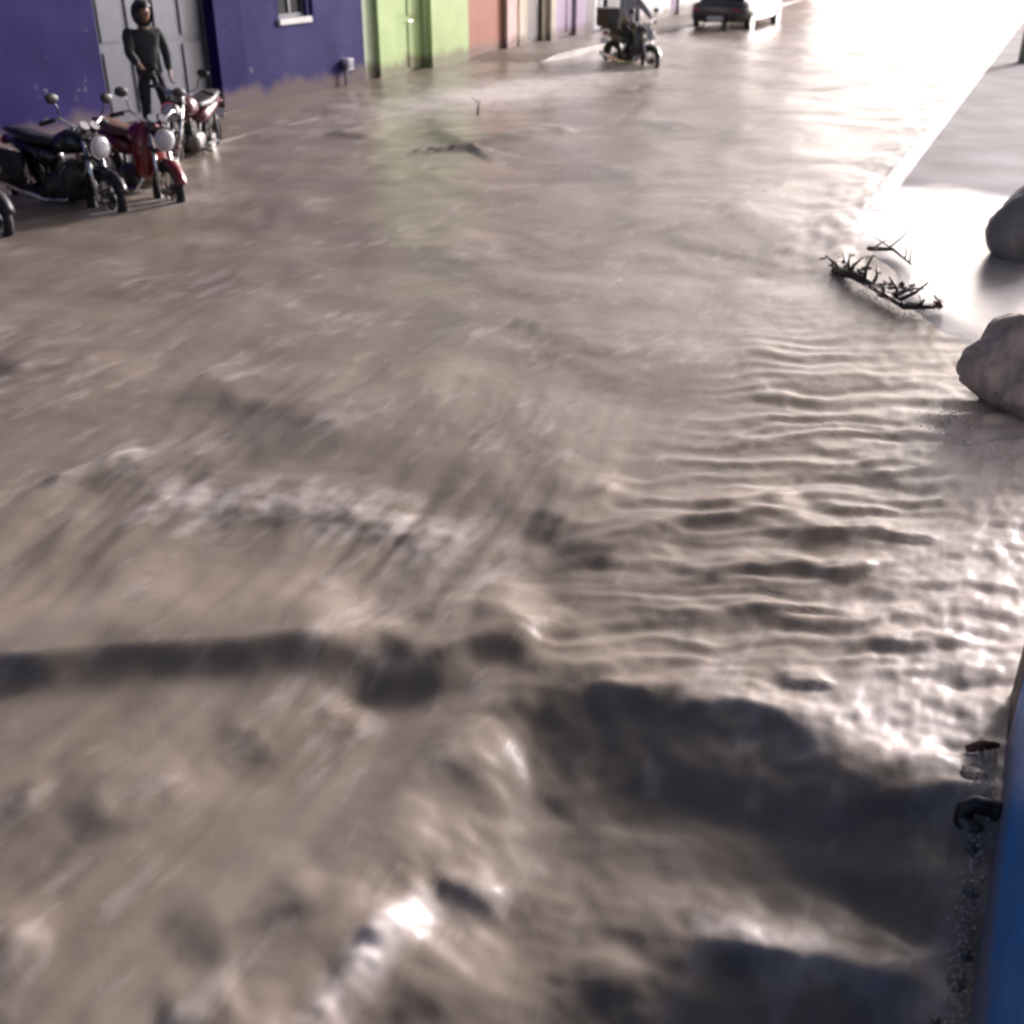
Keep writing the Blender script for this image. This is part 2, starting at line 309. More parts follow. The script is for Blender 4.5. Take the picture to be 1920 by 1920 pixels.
def water_h(X, Y):
    road = 1 - sstep(-1.9, -1.0, X); walk = 1 - road; far = sstep(2, 14, Y)
    wx = X + .25 * perlin(X * .9, Y * .6, 1); wy = Y + .35 * perlin(X * .8, Y * .5, 2)
    h = road * (.050 * perlin(wx / 1.5, wy / 2.0, 4) + .022 * perlin(wx / .62, wy / .8, 6)) + road * (.006 * perlin(wx / .26, wy / .36, 8) + (1 - sstep(3, 7.5, Y)) * (.011 * perlin((wx + .15 * wy) / .2, wy / .9, 40) + .004 * perlin((wx + .15 * wy) / .09, wy / .4, 41)))
    h += .0014 * perlin(wx / .09, wy / .13, 9)
    a = X * math.cos(R(25)) + Y * math.sin(R(25)); b = -X * math.sin(R(25)) + Y * math.cos(R(25))
    aw = a + .22 * perlin(a * 2, b * 2, 12); bw = b + .10 * perlin(a * 2.2, b * 2.2, 13) + .02 * perlin(a * 7, b * 7, 18)
    rip = sstep(2.9, 3.4, Y) * (1 - sstep(6.0, 9.0, Y))
    h += walk * rip * (.018 * perlin(aw / .9, bw / .13, 14) + .007 * perlin(aw / .5, bw / .065, 15) + .007 * perlin(aw / .2, bw / .12, 17))
    h += walk * (1 - sstep(8, 10, Y)) * .0022 * perlin(X / .07, Y / .06, 16)
    f1, _ = poly_dist(X, Y, [(-4.8, 1.25), (-3.25, 2.27), (-2.57, 2.72), (-1.9, 3.16)]); h *= 1 - .8 * np.exp(-((f1 + .05) / .28) ** 2) * (1 - sstep(-2.1, -1.7, X))
    lap = np.exp(-((X + 1.5) / .5) ** 2) * sstep(8.5, 10.5, Y); h += lap * (.040 + .06 * perlin(X / .45, Y / 1.1, 60) + .02 * perlin(X / .15, Y / .3, 61))
    # flood level: a sill across the pavement where the current drops away
    sg, par = poly_dist(X + .10 * perlin(X / .35, Y / .35, 30) + .012 * perlin(X / .1, Y / .1, 31), Y + .10 * perlin(X / .4, Y / .3, 32) + .012 * perlin(X / .09, Y / .09, 33), POOL)
    side = sstep(-1.70, -1.2, X + .08 * perlin(X / .3, Y / .35, 34)); sl = .46 + .14 * perlin(X / .5, Y / .5, 35)
    drop = (1 - sstep(-sl, .16, sg)) * side * sstep(-.5, 1.7, Y)
    h = h - .15 * drop + .035 * np.exp(-(np.clip(sg - .12, 0, 9) / .2) ** 2) * (sg > -.1) * sstep(-.1, .12, sg) * side
    h += .014 * drop * perlin(aw / .3, bw / .2, 36)
    sg2, _ = poly_dist(X + .05 * perlin(X / .25, Y / .25, 37), Y + .05 * perlin(X / .25, Y / .2, 38), [(-3, 1.9), (-.75, 2.2), (-.34, 2.32), (.01, 2.36), (1, 2.6)])
    h -= .10 * (1 - sstep(-.42, .0, sg2)) * sstep(-1.05, -.45, X) * sstep(-.5, 1.2, Y)
    foam = .12 * sstep(0, .6, perlin(X / .8, Y / .9, 20)) * road + .45 * lap
    for pts, A, wu, wd, fo in CR:
        P = np.array(pts); m = (X > P[:, 0].min() - 2.2 * wu - .3) & (X < P[:, 0].max() + 2.2 * wu + .3) & (Y > P[:, 1].min() - 2.2 * wu - .3) & (Y < P[:, 1].max() + 2.2 * wu + .3)
        x = X[m] + .05 * perlin(X[m] / .22, Y[m] / .22, 21) * (min(1, wu * 4) if wu < .4 else .3); y = Y[m] + .05 * perlin(X[m] / .2, Y[m] / .2, 22) * (min(1, wu * 4) if wu < .4 else .3)
        s, p = poly_dist(x, y, pts); tl = float(np.hypot(*(P[1:] - P[:-1]).T).sum()); tp = min(.30, .34 / tl); env = sstep(0, tp, p) * (1 - sstep(1 - tp, 1, p)) * (.95 + .16 * perlin(x / .3, y / .3, 23))
        pr = np.where(s > 0, np.exp(-(s / wu) ** 2), np.exp(-(s / wd) ** 2)); h[m] += A * env * pr
        if fo: foam[m] += fo * sstep(0, .1, p) * (1 - sstep(.9, 1, p)) * np.exp(-(s / (.8 * wu)) ** 2) * (.9 + .7 * perlin(x / .13, y / .13, 24))
    # white water and a painted reflection: along the far left pavement, at the sill and round the stones by the wall
    foam += .85 * np.exp(-((X + 8.7 - .12 * (Y - 19)) / 1.3) ** 2 - ((Y - 19.3) / 4.0) ** 2) + .5 * np.exp(-((X + 8.4) / 1.5) ** 2 - ((Y - 28.5) / 2.5) ** 2)  # second, farther patch is a light reflection painted through the foam mask
    foam += .28 * np.exp(-((X + .35) / .5) ** 2 - ((Y - 3.3) / .22) ** 2) + .42 * sstep(-.75, .2, X) * sstep(2.9, 3.4, Y) * (1 - sstep(6.5, 8.5, Y)) + .2 * sstep(0, .25, X) * (Y > 1.0) * (Y < 3.2)
    for wx_, wy_ in ((-8.47, 8.46), (-9.7, 8.6), (-8.2, 9.1), (-9.4, 9.5), (-9.55, 10.7), (-9.95, 11.9), (-8.8, 7.3)): foam += .38 * np.exp(-((X - wx_) ** 2 + (Y - wy_ + .12) ** 2) / .10)
    foam += .35 * np.exp(-((X + .05) / .35) ** 2 - ((Y - 6.0) / .5) ** 2) + .25 * np.exp(-((X + 1.0) / .5) ** 2 - ((Y - 8.6) / .6) ** 2)
    brk = np.clip(foam, 0, 1) * (Y < 7); h += brk * (.011 * perlin(X / .08, Y / .10, 50) + .006 * perlin(X / .035, Y / .045, 51))
    h -= .04 * sstep(9, 10.5, Y) * walk
    return h * (1 - .35 * far), foam
ys = [-4.0]
while ys[-1] < 135: ys.append(ys[-1] + max(.0115, .0062 * abs(ys[-1])) if ys[-1] > .9 else ys[-1] + (.06 if ys[-1] < .5 else .02))
xs = [XR + .02]; xe = list(np.arange(XR + .06, 5, .05))
while xs[-1] > XL - .05: xs.append(xs[-1] - (.0105 + .0022 * max(0, -xs[-1])))
X, Y = np.meshgrid(np.array(xs[::-1] + xe), np.array(ys)); Hh, Ff = water_h(X, Y)
tag(grid_mesh('water', X, Y, Hh, 'water', Ff), kind='structure')
def wz(x, y): return float(water_h(np.array([[x]], float), np.array([[y]], float))[0][0, 0])
print('water verts', X.size)

# ------------------------------------------------------------------ buildings
def building(label, y0, y1, h, wall, openings=(), side=-1, depth=6., cat='house', name='house', pil=(), roofm='roof', X0=None):
    """row house whose front stands on X0 and faces the street; openings (y0, y1, z0, z1, kind, material)"""
    X0 = XL if X0 is None and side < 0 else (XR if X0 is None else X0)
    root = thing(name, label, cat, (X0, (y0 + y1) / 2, 0)); yc = (y0 + y1) / 2; s = side
    def bx(bm, d0, d1, a, b, z0, z1):      # d = depth behind the front plane (negative = proud of it)
        xa, xb = sorted((s * d0, s * d1)); return box(bm, xa, xb, a - yc, b - yc, z0, z1)
    a0, a1 = y0 + .01, y1 - .01; zb = -.48
    ysx = sorted({a0, a1, *[o[0] for o in openings], *[o[1] for o in openings]}); zsx = sorted({zb, h, *[o[2] for o in openings], *[o[3] for o in openings]})
    bm = B()
    for ya, yb in zip(ysx, ysx[1:]):
        run = None
        for za, zc in zip(zsx, zsx[1:]):
            hole = any(o[0] <= ya + 1e-6 and o[1] >= yb - 1e-6 and o[2] <= za + 1e-6 and o[3] >= zc - 1e-6 for o in openings)
            if hole:
                if run: bx(bm, 0, .22, ya, yb, *run); run = None
            else: run = (run[0], zc) if run else (za, zc)
        if run: bx(bm, 0, .22, ya, yb, *run)
    bx(bm, .22, depth, a0, a0 + .2, zb, h); bx(bm, .22, depth, a1 - .2, a1, zb, h); bx(bm, depth, depth + .2, a0, a1, zb, h)
    obj('wall', bm, wall, root)
    r_ = obj('roof', bx(B(), -.12, depth + .25, a0 + .004, a1 - .004, h + .002, h + .16), roofm, root)
    bm = B(); bx(bm, -.02, .14, a0 + .01, a1 - .01, h + .16, h + .55); obj('parapet', bm, wall, r_)
    for (pa, pb, pm) in pil: obj('pilaster', bx(B(), -.10, -.002, pa, pb, zb, h - .02), pm, root, bevel=.012)
    for (ya, yb, za, zc, kind, m) in openings:
        f = B(); t = .06
        bx(f, .05, .14, ya, ya + t, za, zc); bx(f, .05, .14, yb - t, yb, za, zc); bx(f, .05, .14, ya + t, yb - t, zc - t, zc)
        if kind == 'door':
            d = obj('door', bx(B(), .085, .125, ya + t, yb - t, za + .02, zc - t), m, root)
            obj('door_frame', f, m, d)
            n = max(1, round((yb - ya - 2 * t) / .55)); wd = (yb - ya - 2 * t) / n
            for k in range(n):
                for (q0, q1) in ((.12, .95), (1.08, 1.9)):
                    obj('panel', bx(B(), .065, .084, ya + t + k * wd + .07, ya + t + (k + 1) * wd - .07, za + q0, min(za + q1, zc - .15)), m, d, bevel=.008)
            hb = B(); ym = ya + (yb - ya) * .52; xh = -s * -1
            tube(hb, [(s * .05, ym - yc, za + .98), (s * .02, ym - yc, za + .98), (s * .02, ym - yc + .12, za + .98)], .011, 8); obj('handle', hb, 'chrome', d)
        else:
            bx(f, .05, .14, ya + t, yb - t, za, za + t); ym = (ya + yb) / 2
            bx(f, .06, .13, ym - .025, ym + .025, za + t, zc - t)
            wn = obj('window', f, m, root)
            for (p0, p1) in ((ya + t, ym - .025), (ym + .025, yb - t)): obj('pane', bx(B(), .09, .10, p0, p1, za + t, zc - t), 'glass', wn)
            obj('sill', bx(B(), -.07, .05, ya - .06, yb + .06, za - .09, za - .003), 'white', wn, bevel=.01)
    return root
RO = 'row of painted houses along the flooded street'
b1 = building('long indigo blue shop front with grey double metal doors', 2.0, 18.8, 4.6, 'indigo',
    [(12.15, 14.45, .07, 2.3, 'door', 'steel'), (16.25, 17.05, 1.22, 2.2, 'window', 'steel'), (5.0, 7.4, .07, 2.4, 'door', 'steel')], pil=[(14.5, 15.15, 'indigo')], cat='shop', name='shop_building')
pn = obj('painted_panel', box(B(), .002, .03, 15.17 - 10.4, 16.1 - 10.4, -.3, 4.3), 'violet', b1)
obj('painted_panel', box(B(), .002, .03, 17.2 - 10.4, 18.77 - 10.4, -.3, 4.3), 'violet', b1)
obj('painted_panel', box(B(), .002, .03, 16.1 - 10.4, 17.2 - 10.4, -.3, 1.12), 'violet', b1)
building('bright green house with a green panelled metal door', 18.8, 22.9, 3.8, 'green2',
    [(19.85, 21.2, -.05, 2.2, 'door', 'green'), (21.7, 22.5, 1.35, 2.2, 'window', 'brick')], pil=[(21.25, 22.88, 'green'), (19.2, 19.8, 'green')], name='house')
building('salmon red house with pale pink corner pilaster', 22.9, 25.4, 4.3, 'salmon', [(23.2, 24.0, 1.6, 2.5, 'window', 'white')], pil=[(24.85, 25.38, 'pink')])
building('beige house between the salmon house and the lavender house', 25.4, 27.8, 3.7, 'beige', [(26.2, 27.1, .08, 2.1, 'door', 'wood')], pil=[(25.5, 25.8, 'cream'), (27.4, 27.7, 'cream')])
building('narrow lavender house with a lavender door', 27.8, 30.0, 4.8, 'lavender', [(28.2, 29.3, .05, 2.2, 'door', 'lavender')])
building('grey plastered house next to the lavender house', 30.0, 34.5, 4.0, 'grey', [(30.6, 31.6, .05, 2.2, 'door', 'steel'), (32.4, 33.6, 1.1, 2.2, 'window', 'white')], pil=[(34.1, 34.48, 'white')])
building('white house with two windows beyond the grey house', 34.5, 41.0, 4.4, 'white', [(35.4, 36.6, 1.0, 2.1, 'window', 'wood'), (37.3, 38.3, .05, 2.1, 'door', 'lavender'), (39, 40.2, 1.0, 2.1, 'window', 'wood')])
building('cream house with brown door further up the street', 41.0, 49.0, 5.2, 'cream', [(42, 43.4, 1.0, 2.2, 'window', 'wood'), (44.5, 45.5, .05, 2.2, 'door', 'wood')])
building('brick red house at the far end of the row', 49.0, 60.0, 4.2, 'brick', [(51, 52.4, 1.0, 2.2, 'window', 'white'), (54, 55, .05, 2.2, 'door', 'wood')])
# right-hand side
bb_ = building('tall blue painted building rising straight from the flooded pavement', -7.0, 3.45, 6.4, 'blue', [(-3.5, -2.1, 1.0, 2.2, 'window', 'white'), (-1.6, -.6, -.08, 2.1, 'door', 'wood')], side=1, cat='building', name='blue_building')
obj('neutral_bounce_panel', box(B(), .004, 6.2, 3.442 + 1.775, 3.462 + 1.775, -.48, 6.38), 'grey', bb_)  # unseen grey panel, added to keep blue bounce light off the boulder
gp = thing('gate_post', 'dark brown timber gate post at the corner of the blue building', 'gate post', (.345, 3.62, -.3)); obj('post', box(B(), -.055, .12, -.15, .14, -.1, 1.5), 'wood', gp, bevel=.012); obj('cap', box(B(), -.08, .145, -.175, .165, 1.502, 1.56), 'wood', gp, bevel=.01)
building('white plastered house set back behind the concrete forecourt', 10.0, 26.0, 3.4, 'white', [(12, 13.2, .2, 2.3, 'door', 'steel'), (16, 17.4, 1.1, 2.1, 'window', 'steel'), (20, 21.4, 1.1, 2.1, 'window', 'steel')], side=1, X0=14.2)
building('cream house set back past the white plastered one', 26.0, 40.0, 3.8, 'cream', [(29, 30, .2, 2.3, 'door', 'wood'), (33, 34.4, 1.1, 2.1, 'window', 'wood')], side=1, X0=14.2)

# small fittings
mb = thing('water_meter_box', 'small white meter box with a pipe on the violet blue wall', 'meter box', (XL + .031, 18.1, 0))
obj('case', box(B(), 0, .12, -.09, .09, .28, .46), 'pvc', mb, bevel=.015); p = obj('pipe', tube(B(), [(.06, -.12, -.2), (.06, -.12, .36), (.06, -.09, .37)], .02, 8), 'wire', mb); obj('lid', box(B(), .121, .128, -.07, .07, .30, .44), 'steel', mb)

# ------------------------------------------------------------------ motorcycles
def wheel(root, x, r, rimm, spokes=True):
    wv = obj('wheel', tube(B(), [(x, -.07, r), (x, .07, r)], .035, 12), 'alloy', root)
    obj('tyre', torus(B(), (x, 0, r), r - .045, .048, 40, 10), 'rubber', wv, True)
    rb = B(); torus(rb, (x, 0, r), r - .088, .014, 40, 8, flat=2.0); obj('rim', rb, rimm, wv, True)
    sp = B()
    for k in range(10):
        a = 2 * math.pi * k / 10; tube(sp, [(x + .03 * math.cos(a), .02 * (-1) ** k, r + .03 * math.sin(a)), (x + (r - .09) * math.cos(a), 0, r + (r - .09) * math.sin(a))], .007, 5)
    obj('spokes', sp, rimm, wv)
    db = B(); tube(db, [(x, .052, r), (x, .058, r)], .09, 24); obj('brake_disc', db, 'chrome', wv)
    return wv
def fender(x, r, a0, a1, wd=.06):
    bm = B(); prev = None
    for k in range(15):
        a = R(a0 + (a1 - a0) * k / 14); ring = []
        for (yy, dr) in ((-wd, -.03), (-wd * .8, .008), (0, .022), (wd * .8, .008), (wd, -.03), (wd * .75, -.005), (0, .008), (-wd * .75, -.005)):
            rr = r + .025 + dr; ring.append(bm.verts.new((x + rr * math.cos(a), yy, r + rr * math.sin(a))))
        if prev:
            for j in range(8): bm.faces.new((prev[j], prev[(j + 1) % 8], ring[(j + 1) % 8], ring[j]))
        else: bm.faces.new(ring)
        prev = ring
    bm.faces.new(prev[::-1]); bmesh.ops.recalc_face_normals(bm, faces=bm.faces[:]); return bm
def motorcycle(name, label, loc, rz, paint, seatm, rimm, fend, group, scooter=False, steer=.0, box_rear=False, lean=-.10, bags=False):
    root = thing(name, label, 'motorcycle', loc, rz, group); root.rotation_euler = (lean, 0, rz)
    r = .29; xf, xr = .64, -.62
    wheel(root, xf, r, rimm); wheel(root, xr, r, rimm)
    bm = B()
    for s in (-1, 1): tube(bm, [(xf, s * .085, r), (xf - .10, s * .085, .60), (xf - .20, s * .085, .93)], [.024, .026, .02], 10)
    fk = obj('fork', bm, 'chrome', root, True); obj('fork_clamp', box(B(), xf - .24, xf - .15, -.11, .11, .88, .91), 'blackm', fk, bevel=.008); obj('fork_clamp', box(B(), xf - .17, xf - .08, -.11, .11, .68, .71), 'blackm', fk, bevel=.008)
    obj('front_fender', fender(xf, r, 20, 165), fend, root, True); obj('rear_fender', fender(xr, r, 30, 190), 'blackm', root, True)
    bm = B(); tube(bm, [(xf - .2, 0, .86), (.1, 0, .74), (-.35, 0, .66), (-.8, 0, .70)], .028, 8); tube(bm, [(xf - .22, 0, .80), (.22, 0, .35), (-.2, 0, .24), (-.3, 0, .62)], .025, 8)
    for s in (-1, 1): tube(bm, [(-.18, s * .09, .30), (xr, s * .10, r)], .022, 8); tube(bm, [(xr, s * .115, r + .03), (-.5, s * .115, .66)], [.026, .022], 10)
    obj('frame', bm, 'blackm', root, True)
    en = B(); loft(en, [(-.22, 0, .36, .10, .10, .6), (-.1, 0, .36, .15, .14, .6), (.1, 0, .37, .15, .14, .6), (.2, 0, .40, .08, .09, .6)], 16); e = obj('engine', en, 'alloy', root, True)
    cy = B()
    for k in range(7): box(cy, .06 + k * .012 - .07, .06 + k * .012 + .09, -.085, .085, .49 + k * .022, .50 + k * .022)
    obj('cylinder', cy, 'alloy', e)
    ex = B(); tube(ex, [(.16, -.05, .46), (.27, -.09, .38), (.2, -.13, .25), (-.1, -.15, .22), (-.35, -.16, .26), (-.85, -.17, .36)], [.02, .02, .022, .03, .05, .045], 12); obj('exhaust', ex, 'chrome', root, True)
    tk = B(); loft(tk, [(-.08, 0, .76, .06, .05, .8), (.02, 0, .79, .12, .10, .8), (.18, 0, .82, .155, .125, .8), (.32, 0, .83, .14, .11, .8), (.40, 0, .82, .06, .05, .8)], 18); t = obj('tank', tk, paint, root, True)
    tube(cap := B(), [(.2, 0, .93), (.2, 0, .955)], .035, 14); obj('filler_cap', cap, 'chrome', t)
    st = B(); loft(st, [(.0, 0, .79, .08, .03, .7), (-.1, 0, .80, .13, .05, .7), (-.35, 0, .80, .15, .06, .7), (-.6, 0, .84, .13, .055, .7), (-.82, 0, .86, .08, .03, .7)], 16); obj('seat', st, seatm, root, True)
    sp = B(); loft(sp, [(-.05, 0, .64, .10, .07, .7), (-.3, 0, .66, .135, .10, .7), (-.6, 0, .72, .12, .07, .7), (-.88, 0, .78, .06, .03, .7)], 16); obj('side_panel', sp, paint, root, True)
    tl = B(); blob(tl, (-.9, 0, .74), (.04, .08, .045)); obj('tail_light', tl, 'lensr', root, True)
    hl = B(); loft(hl, [(.50, 0, .80, .05, .05, 1), (.56, 0, .80, .10, .10, 1), (.62, 0, .80, .115, .115, 1)], 20); h = obj('headlight', hl, 'blackm' if not scooter else paint, root, True)
    ln = B(); blob(ln, (.622, 0, .80), (.03, .105, .105)); obj('lens', ln, 'lens', h, True)
    tube(rg := B(), [(.612, 0, .80), (.626, 0, .80)], .118, 24); obj('trim_ring', rg, 'chrome', h)
    gb = B(); tube(gb, [(.44, .06, .95), (.49, .06, 1.0)], .05, 16); tube(gb, [(.44, -.06, .95), (.49, -.06, 1.0)], .05, 16); obj('gauge_cluster', gb, 'chrome', root)
    hb = B(); tube(hb, [(.26, .38, 1.0), (.36, .24, 1.06), (.42, .08, .95), (.42, -.08, .95), (.36, -.24, 1.06), (.26, -.38, 1.0)], .014, 10); hd = obj('handlebar', hb, 'chrome', root, True)
    for s in (-1, 1):
        obj('grip', tube(B(), [(.33, s * .28, 1.038), (.25, s * .40, .995)], .021, 10), 'rubber', hd)
        mr = obj('mirror', tube(B(), [(.36, s * .24, 1.06), (.38, s * .27, 1.16), (.37, s * .30, 1.21)], .007, 6), 'blackm', root)
        bb = B(); blob(bb, (.37, s * .32, 1.24), (.025, .075, .05)); obj('mirror_shell', bb, 'blackm', mr, True)
        gl = B(); blob(gl, (.352, s * .32, 1.24), (.012, .066, .043)); obj('mirror_glass', gl, 'chrome', mr, True)
        sg = obj('turn_signal', tube(B(), [(.52, s * .08, .72), (.52, s * .17, .72)], .008, 6), 'blackm', root); q = B(); blob(q, (.52, s * .19, .72), (.035, .03, .025)); obj('lens', q, 'seat2', sg, True)
        obj('foot_peg', tube(B(), [(-.02, s * .13, .28), (-.02, s * .27, .28)], .014, 8), 'rubber', root)
    obj('side_stand', tube(B(), [(-.1, .10, .25), (-.16, .30, .025)], .013, 8), 'blackm', root)
    pl = B(); box(pl, -.965, -.96, -.09, .09, .52, .64); obj('number_plate', pl, 'pvc', root)
    if scooter:
        lg = B(); loft(lg, [(.20, 0, .58, .16, .26, .8), (.30, 0, .66, .19, .30, .8), (.38, 0, .70, .12, .22, .8)], 18); obj('leg_shield', lg, paint, root, True)
    if bags:
        for s in (-1, 1):
            q = B(); loft(q, [(-.86, s * .21, .52, .06, .13, .5), (-.78, s * .22, .52, .09, .17, .5), (-.45, s * .22, .50, .09, .17, .5), (-.36, s * .21, .50, .05, .12, .5)], 16); sb = obj('saddle_bag', q, 'seat', root, True); obj('buckle', box(B(), -.64, -.58, s * .31 - .006, s * .31 + .006, .46, .52), 'chrome', sb)
        q = B(); tube(q, [(.24, -.05, .66), (.34, -.30, .56), (.36, -.32, .38), (.24, -.10, .26), (.24, .10, .26), (.36, .32, .38), (.34, .30, .56), (.24, .05, .66)], .016, 8); obj('crash_guard', q, 'blackm', root, True)
        q = B(); loft(q, [(.16, 0, .46, .10, .20, .6), (.28, 0, .46, .24, .20, .6), (.32, 0, .46, .22, .18, .6)], 16); obj('leg_shield', q, 'blackm', root, True)
    if box_rear:
        bx_ = B(); box(bx_, -1.0, -.60, -.2, .2, .88, 1.24); bt = obj('luggage_box', bx_, 'blackm', root, bevel=.03); obj('latch', box(B(), -1.012, -1.0, -.04, .04, 1.0, 1.05), 'chrome', bt)
    return root
MG = 'motorcycles parked by the left kerb'
motorcycle('motorcycle', 'black motorcycle with chrome handlebar, standing in the water beside the red one', (-9.12, 8.55, -.20), R(-8), 'black', 'seat', 'blackm', 'black', MG, bags=True)
motorcycle('motorcycle', 'red motorcycle with pinkish front mudguard, parked in front of the person', (-8.82, 9.3, -.20), R(-20), 'red', 'seat2', 'blackm', 'red', MG, scooter=True)
motorcycle('motorcycle', 'maroon motorcycle parked at the kerb behind the red one', (-9.75, 11.3, -.20), R(-72), 'maroon', 'seat', 'blackm', 'blackm', MG)
motorcycle('motorcycle', 'second black motorcycle with bare chrome lamp ring, at the end of the parked row', (-10.0 + .55, 7.35, -.20), R(-4), 'blackm', 'seat', 'blackm', 'blackm', MG)
SCOOT = (-8.35, 23.9, -.20)
motorcycle('scooter', 'dark scooter with rear luggage box ridden through the flood up the street', SCOOT, R(-32), 'car', 'seat', 'blackm', 'car', 'motorcycles out in the current', scooter=True, box_rear=True, lean=0)

# ------------------------------------------------------------------ people
def skinned(name, chains, m, parent=None, sub=2, root=0):
    """chains: lists of ((x,y,z), radius) sharing points; grown with a Skin modifier, then baked to a mesh"""
    vs, rad, ed, key = [], [], [], {}
    for ch in chains:
        pr = None
        for p, r in ch:
            k = tuple(round(c, 4) for c in p)
            if k not in key: key[k] = len(vs); vs.append(p); rad.append(r)
            if pr is not None and pr != key[k]: ed.append((pr, key[k]))
            pr = key[k]
    me = bpy.data.meshes.new(name); me.from_pydata(vs, ed, []); o = bpy.data.objects.new(name, me); C.objects.link(o)
    mo = o.modifiers.new('skin', 'SKIN'); mo.use_smooth_shade = True; mo.branch_smoothing = .6
    for i, sv in enumerate(me.skin_vertices[0].data):
        r = rad[i]; sv.radius = r if isinstance(r, tuple) else (r, r); sv.use_root = (i == root)
    s2 = o.modifiers.new('sub', 'SUBSURF'); s2.levels = s2.render_levels = sub
    dg = bpy.context.evaluated_depsgraph_get(); dg.update(); nm = bpy.data.meshes.new_from_object(o.evaluated_get(dg)); nm.name = name
    o.modifiers.clear(); o.data = nm; nm.materials.clear(); nm.materials.append(K[m])
    for p in nm.polygons: p.use_smooth = True
    if parent: o.parent = parent
    return o
def V(*a): return Vector(a)
def person(label, loc, rz, J, top, legs, hairm='hair', yaw=0., hood=False):
    """J: joints (local, x = forward, y = left). One continuous body; hair, jacket, trousers and shoes are its children"""
    P = lambda k: tuple(J[k])
    lerp = lambda a, b, t: tuple(Vector(J[a]).lerp(Vector(J[b]), t))
    chains = [[(P('pelvis'), .13), (P('waist'), .115), (P('chest'), .14), (P('neck0'), .075), (P('neck1'), .055)]]
    hc = Vector(J['head']); rot = Matrix.Rotation(yaw, 3, 'Z'); hp = lambda x, y, z: tuple(hc + rot @ V(x, y, z))
    chains[0] += [(hp(.01, 0, -.06), .068), (hp(0, 0, .02), .088), (hp(-.01, 0, .085), .062)]
    for s, q in ((1, 'l'), (-1, 'r')):
        chains.append([(P('chest'), .14), (P('sh_' + q), .062), (lerp('sh_' + q, 'el_' + q, .5), .048), (P('el_' + q), .04), (lerp('el_' + q, 'wr_' + q, .5), .038), (P('wr_' + q), .027), (P('palm_' + q), (.040, .020))])
        chains.append([(P('pelvis'), .13), (P('hip_' + q), .085), (lerp('hip_' + q, 'kn_' + q, .5), .074), (P('kn_' + q), .055), (lerp('kn_' + q, 'an_' + q, .4), .052), (P('an_' + q), .037), (P('toe_' + q), .035)])
        wr = Vector(J['wr_' + q]); pa = Vector(J['palm_' + q]); d = (pa - wr).normalized(); side = Vector(J['side_' + q]).normalized(); cur = d.cross(side).normalized() * J.get('curl', 1) * s
        for k, (o_, l) in enumerate(((-.030, .068), (-.010, .078), (.010, .074), (.030, .058))):
            b = pa + side * o_ + d * .012
            chains.append([(P('palm_' + q), (.040, .020)), (tuple(b), .0095), (tuple(b + d * l * .5 + cur * .012), .009), (tuple(b + d * l * .85 + cur * .035), .0075)])
        th = wr.lerp(pa, .35) - side * .032; chains.append([(tuple(wr.lerp(pa, .35)), .024), (tuple(th), .012), (tuple(th + d * .03 - side * .014 + cur * .01), .0105), (tuple(th + d * .058 - side * .012 + cur * .024), .0085)])
    body = skinned('person', chains, 'skin'); body.location = loc; body.rotation_euler = (0, 0, rz); tag(body, label, 'person')
    def local_blob(nm, c, r, m, sub=2):
        bm = B(); blob(bm, hp(*c), r, sub, rot); return obj(nm, bm, m, body, True)
    local_blob('nose', (.098, 0, -.005), (.020, .014, .022), 'skin')
    for s in (-1, 1):
        local_blob('ear', (-.005, s * .088, .0), (.022, .012, .032), 'skin'); e = local_blob('eye', (.080, s * .032, .022), (.012, .016, .010), 'lens')
        local_blob('pupil', (.0905, s * .032, .022), (.004, .007, .007), 'hair', 1)
    local_blob('mouth', (.078, 0, -.052), (.012, .026, .006), 'lensr')
    bm = B(); vs = blob(bm, hp(-.012, 0, .045), (.112, .104, .112), 3, rot)
    inv = rot.inverted()
    bmesh.ops.delete(bm, geom=[v for v in bm.verts if (lambda p: p.z < -.03 or (p.x > .045 and p.z < .065))(inv @ (v.co - hc))], context='VERTS')
    obj('hair', bm, hairm, body, True)
    if hood:
        bm = B(); blob(bm, hp(-.03, 0, .0), (.145, .135, .165), 4, rot)
        for v in bm.verts:
            p = inv @ (v.co - hc); v.co += rot @ V(0, 0, .006 * math.sin(p.y * 60 + p.z * 30))
        bmesh.ops.delete(bm, geom=[v for v in bm.verts if (lambda p: p.x > .055 and -.10 < p.z < .12)(inv @ (v.co - hc))], context='VERTS'); obj('hood', bm, top, body, True)
    # clothes follow the body
    tr = [[(P('pelvis'), .148), (lerp('pelvis', 'waist', .5), .138)]]
    for q in 'lr': tr.append([(P('pelvis'), .148), (P('hip_' + q), .104), (lerp('hip_' + q, 'kn_' + q, .5), .090), (P('kn_' + q), .073), (lerp('kn_' + q, 'an_' + q, .45), .068), (lerp('kn_' + q, 'an_' + q, .92), .062)])
    skinned('trousers', tr, legs, body)
    jk = [[(tuple(Vector(J['pelvis']) - V(0, 0, .10)), .19), (P('pelvis'), .185), (P('waist'), .175), (P('chest'), .19), (P('neck0'), .10), (lerp('neck0', 'neck1', .35), .075)]]
    for q in 'lr': jk.append([(P('chest'), .19), (P('sh_' + q), .080), (lerp('sh_' + q, 'el_' + q, .5), .074), (P('el_' + q), .066), (lerp('el_' + q, 'wr_' + q, .5), .062), (lerp('el_' + q, 'wr_' + q, .94), .044)])
    skinned('jacket', jk, top, body)
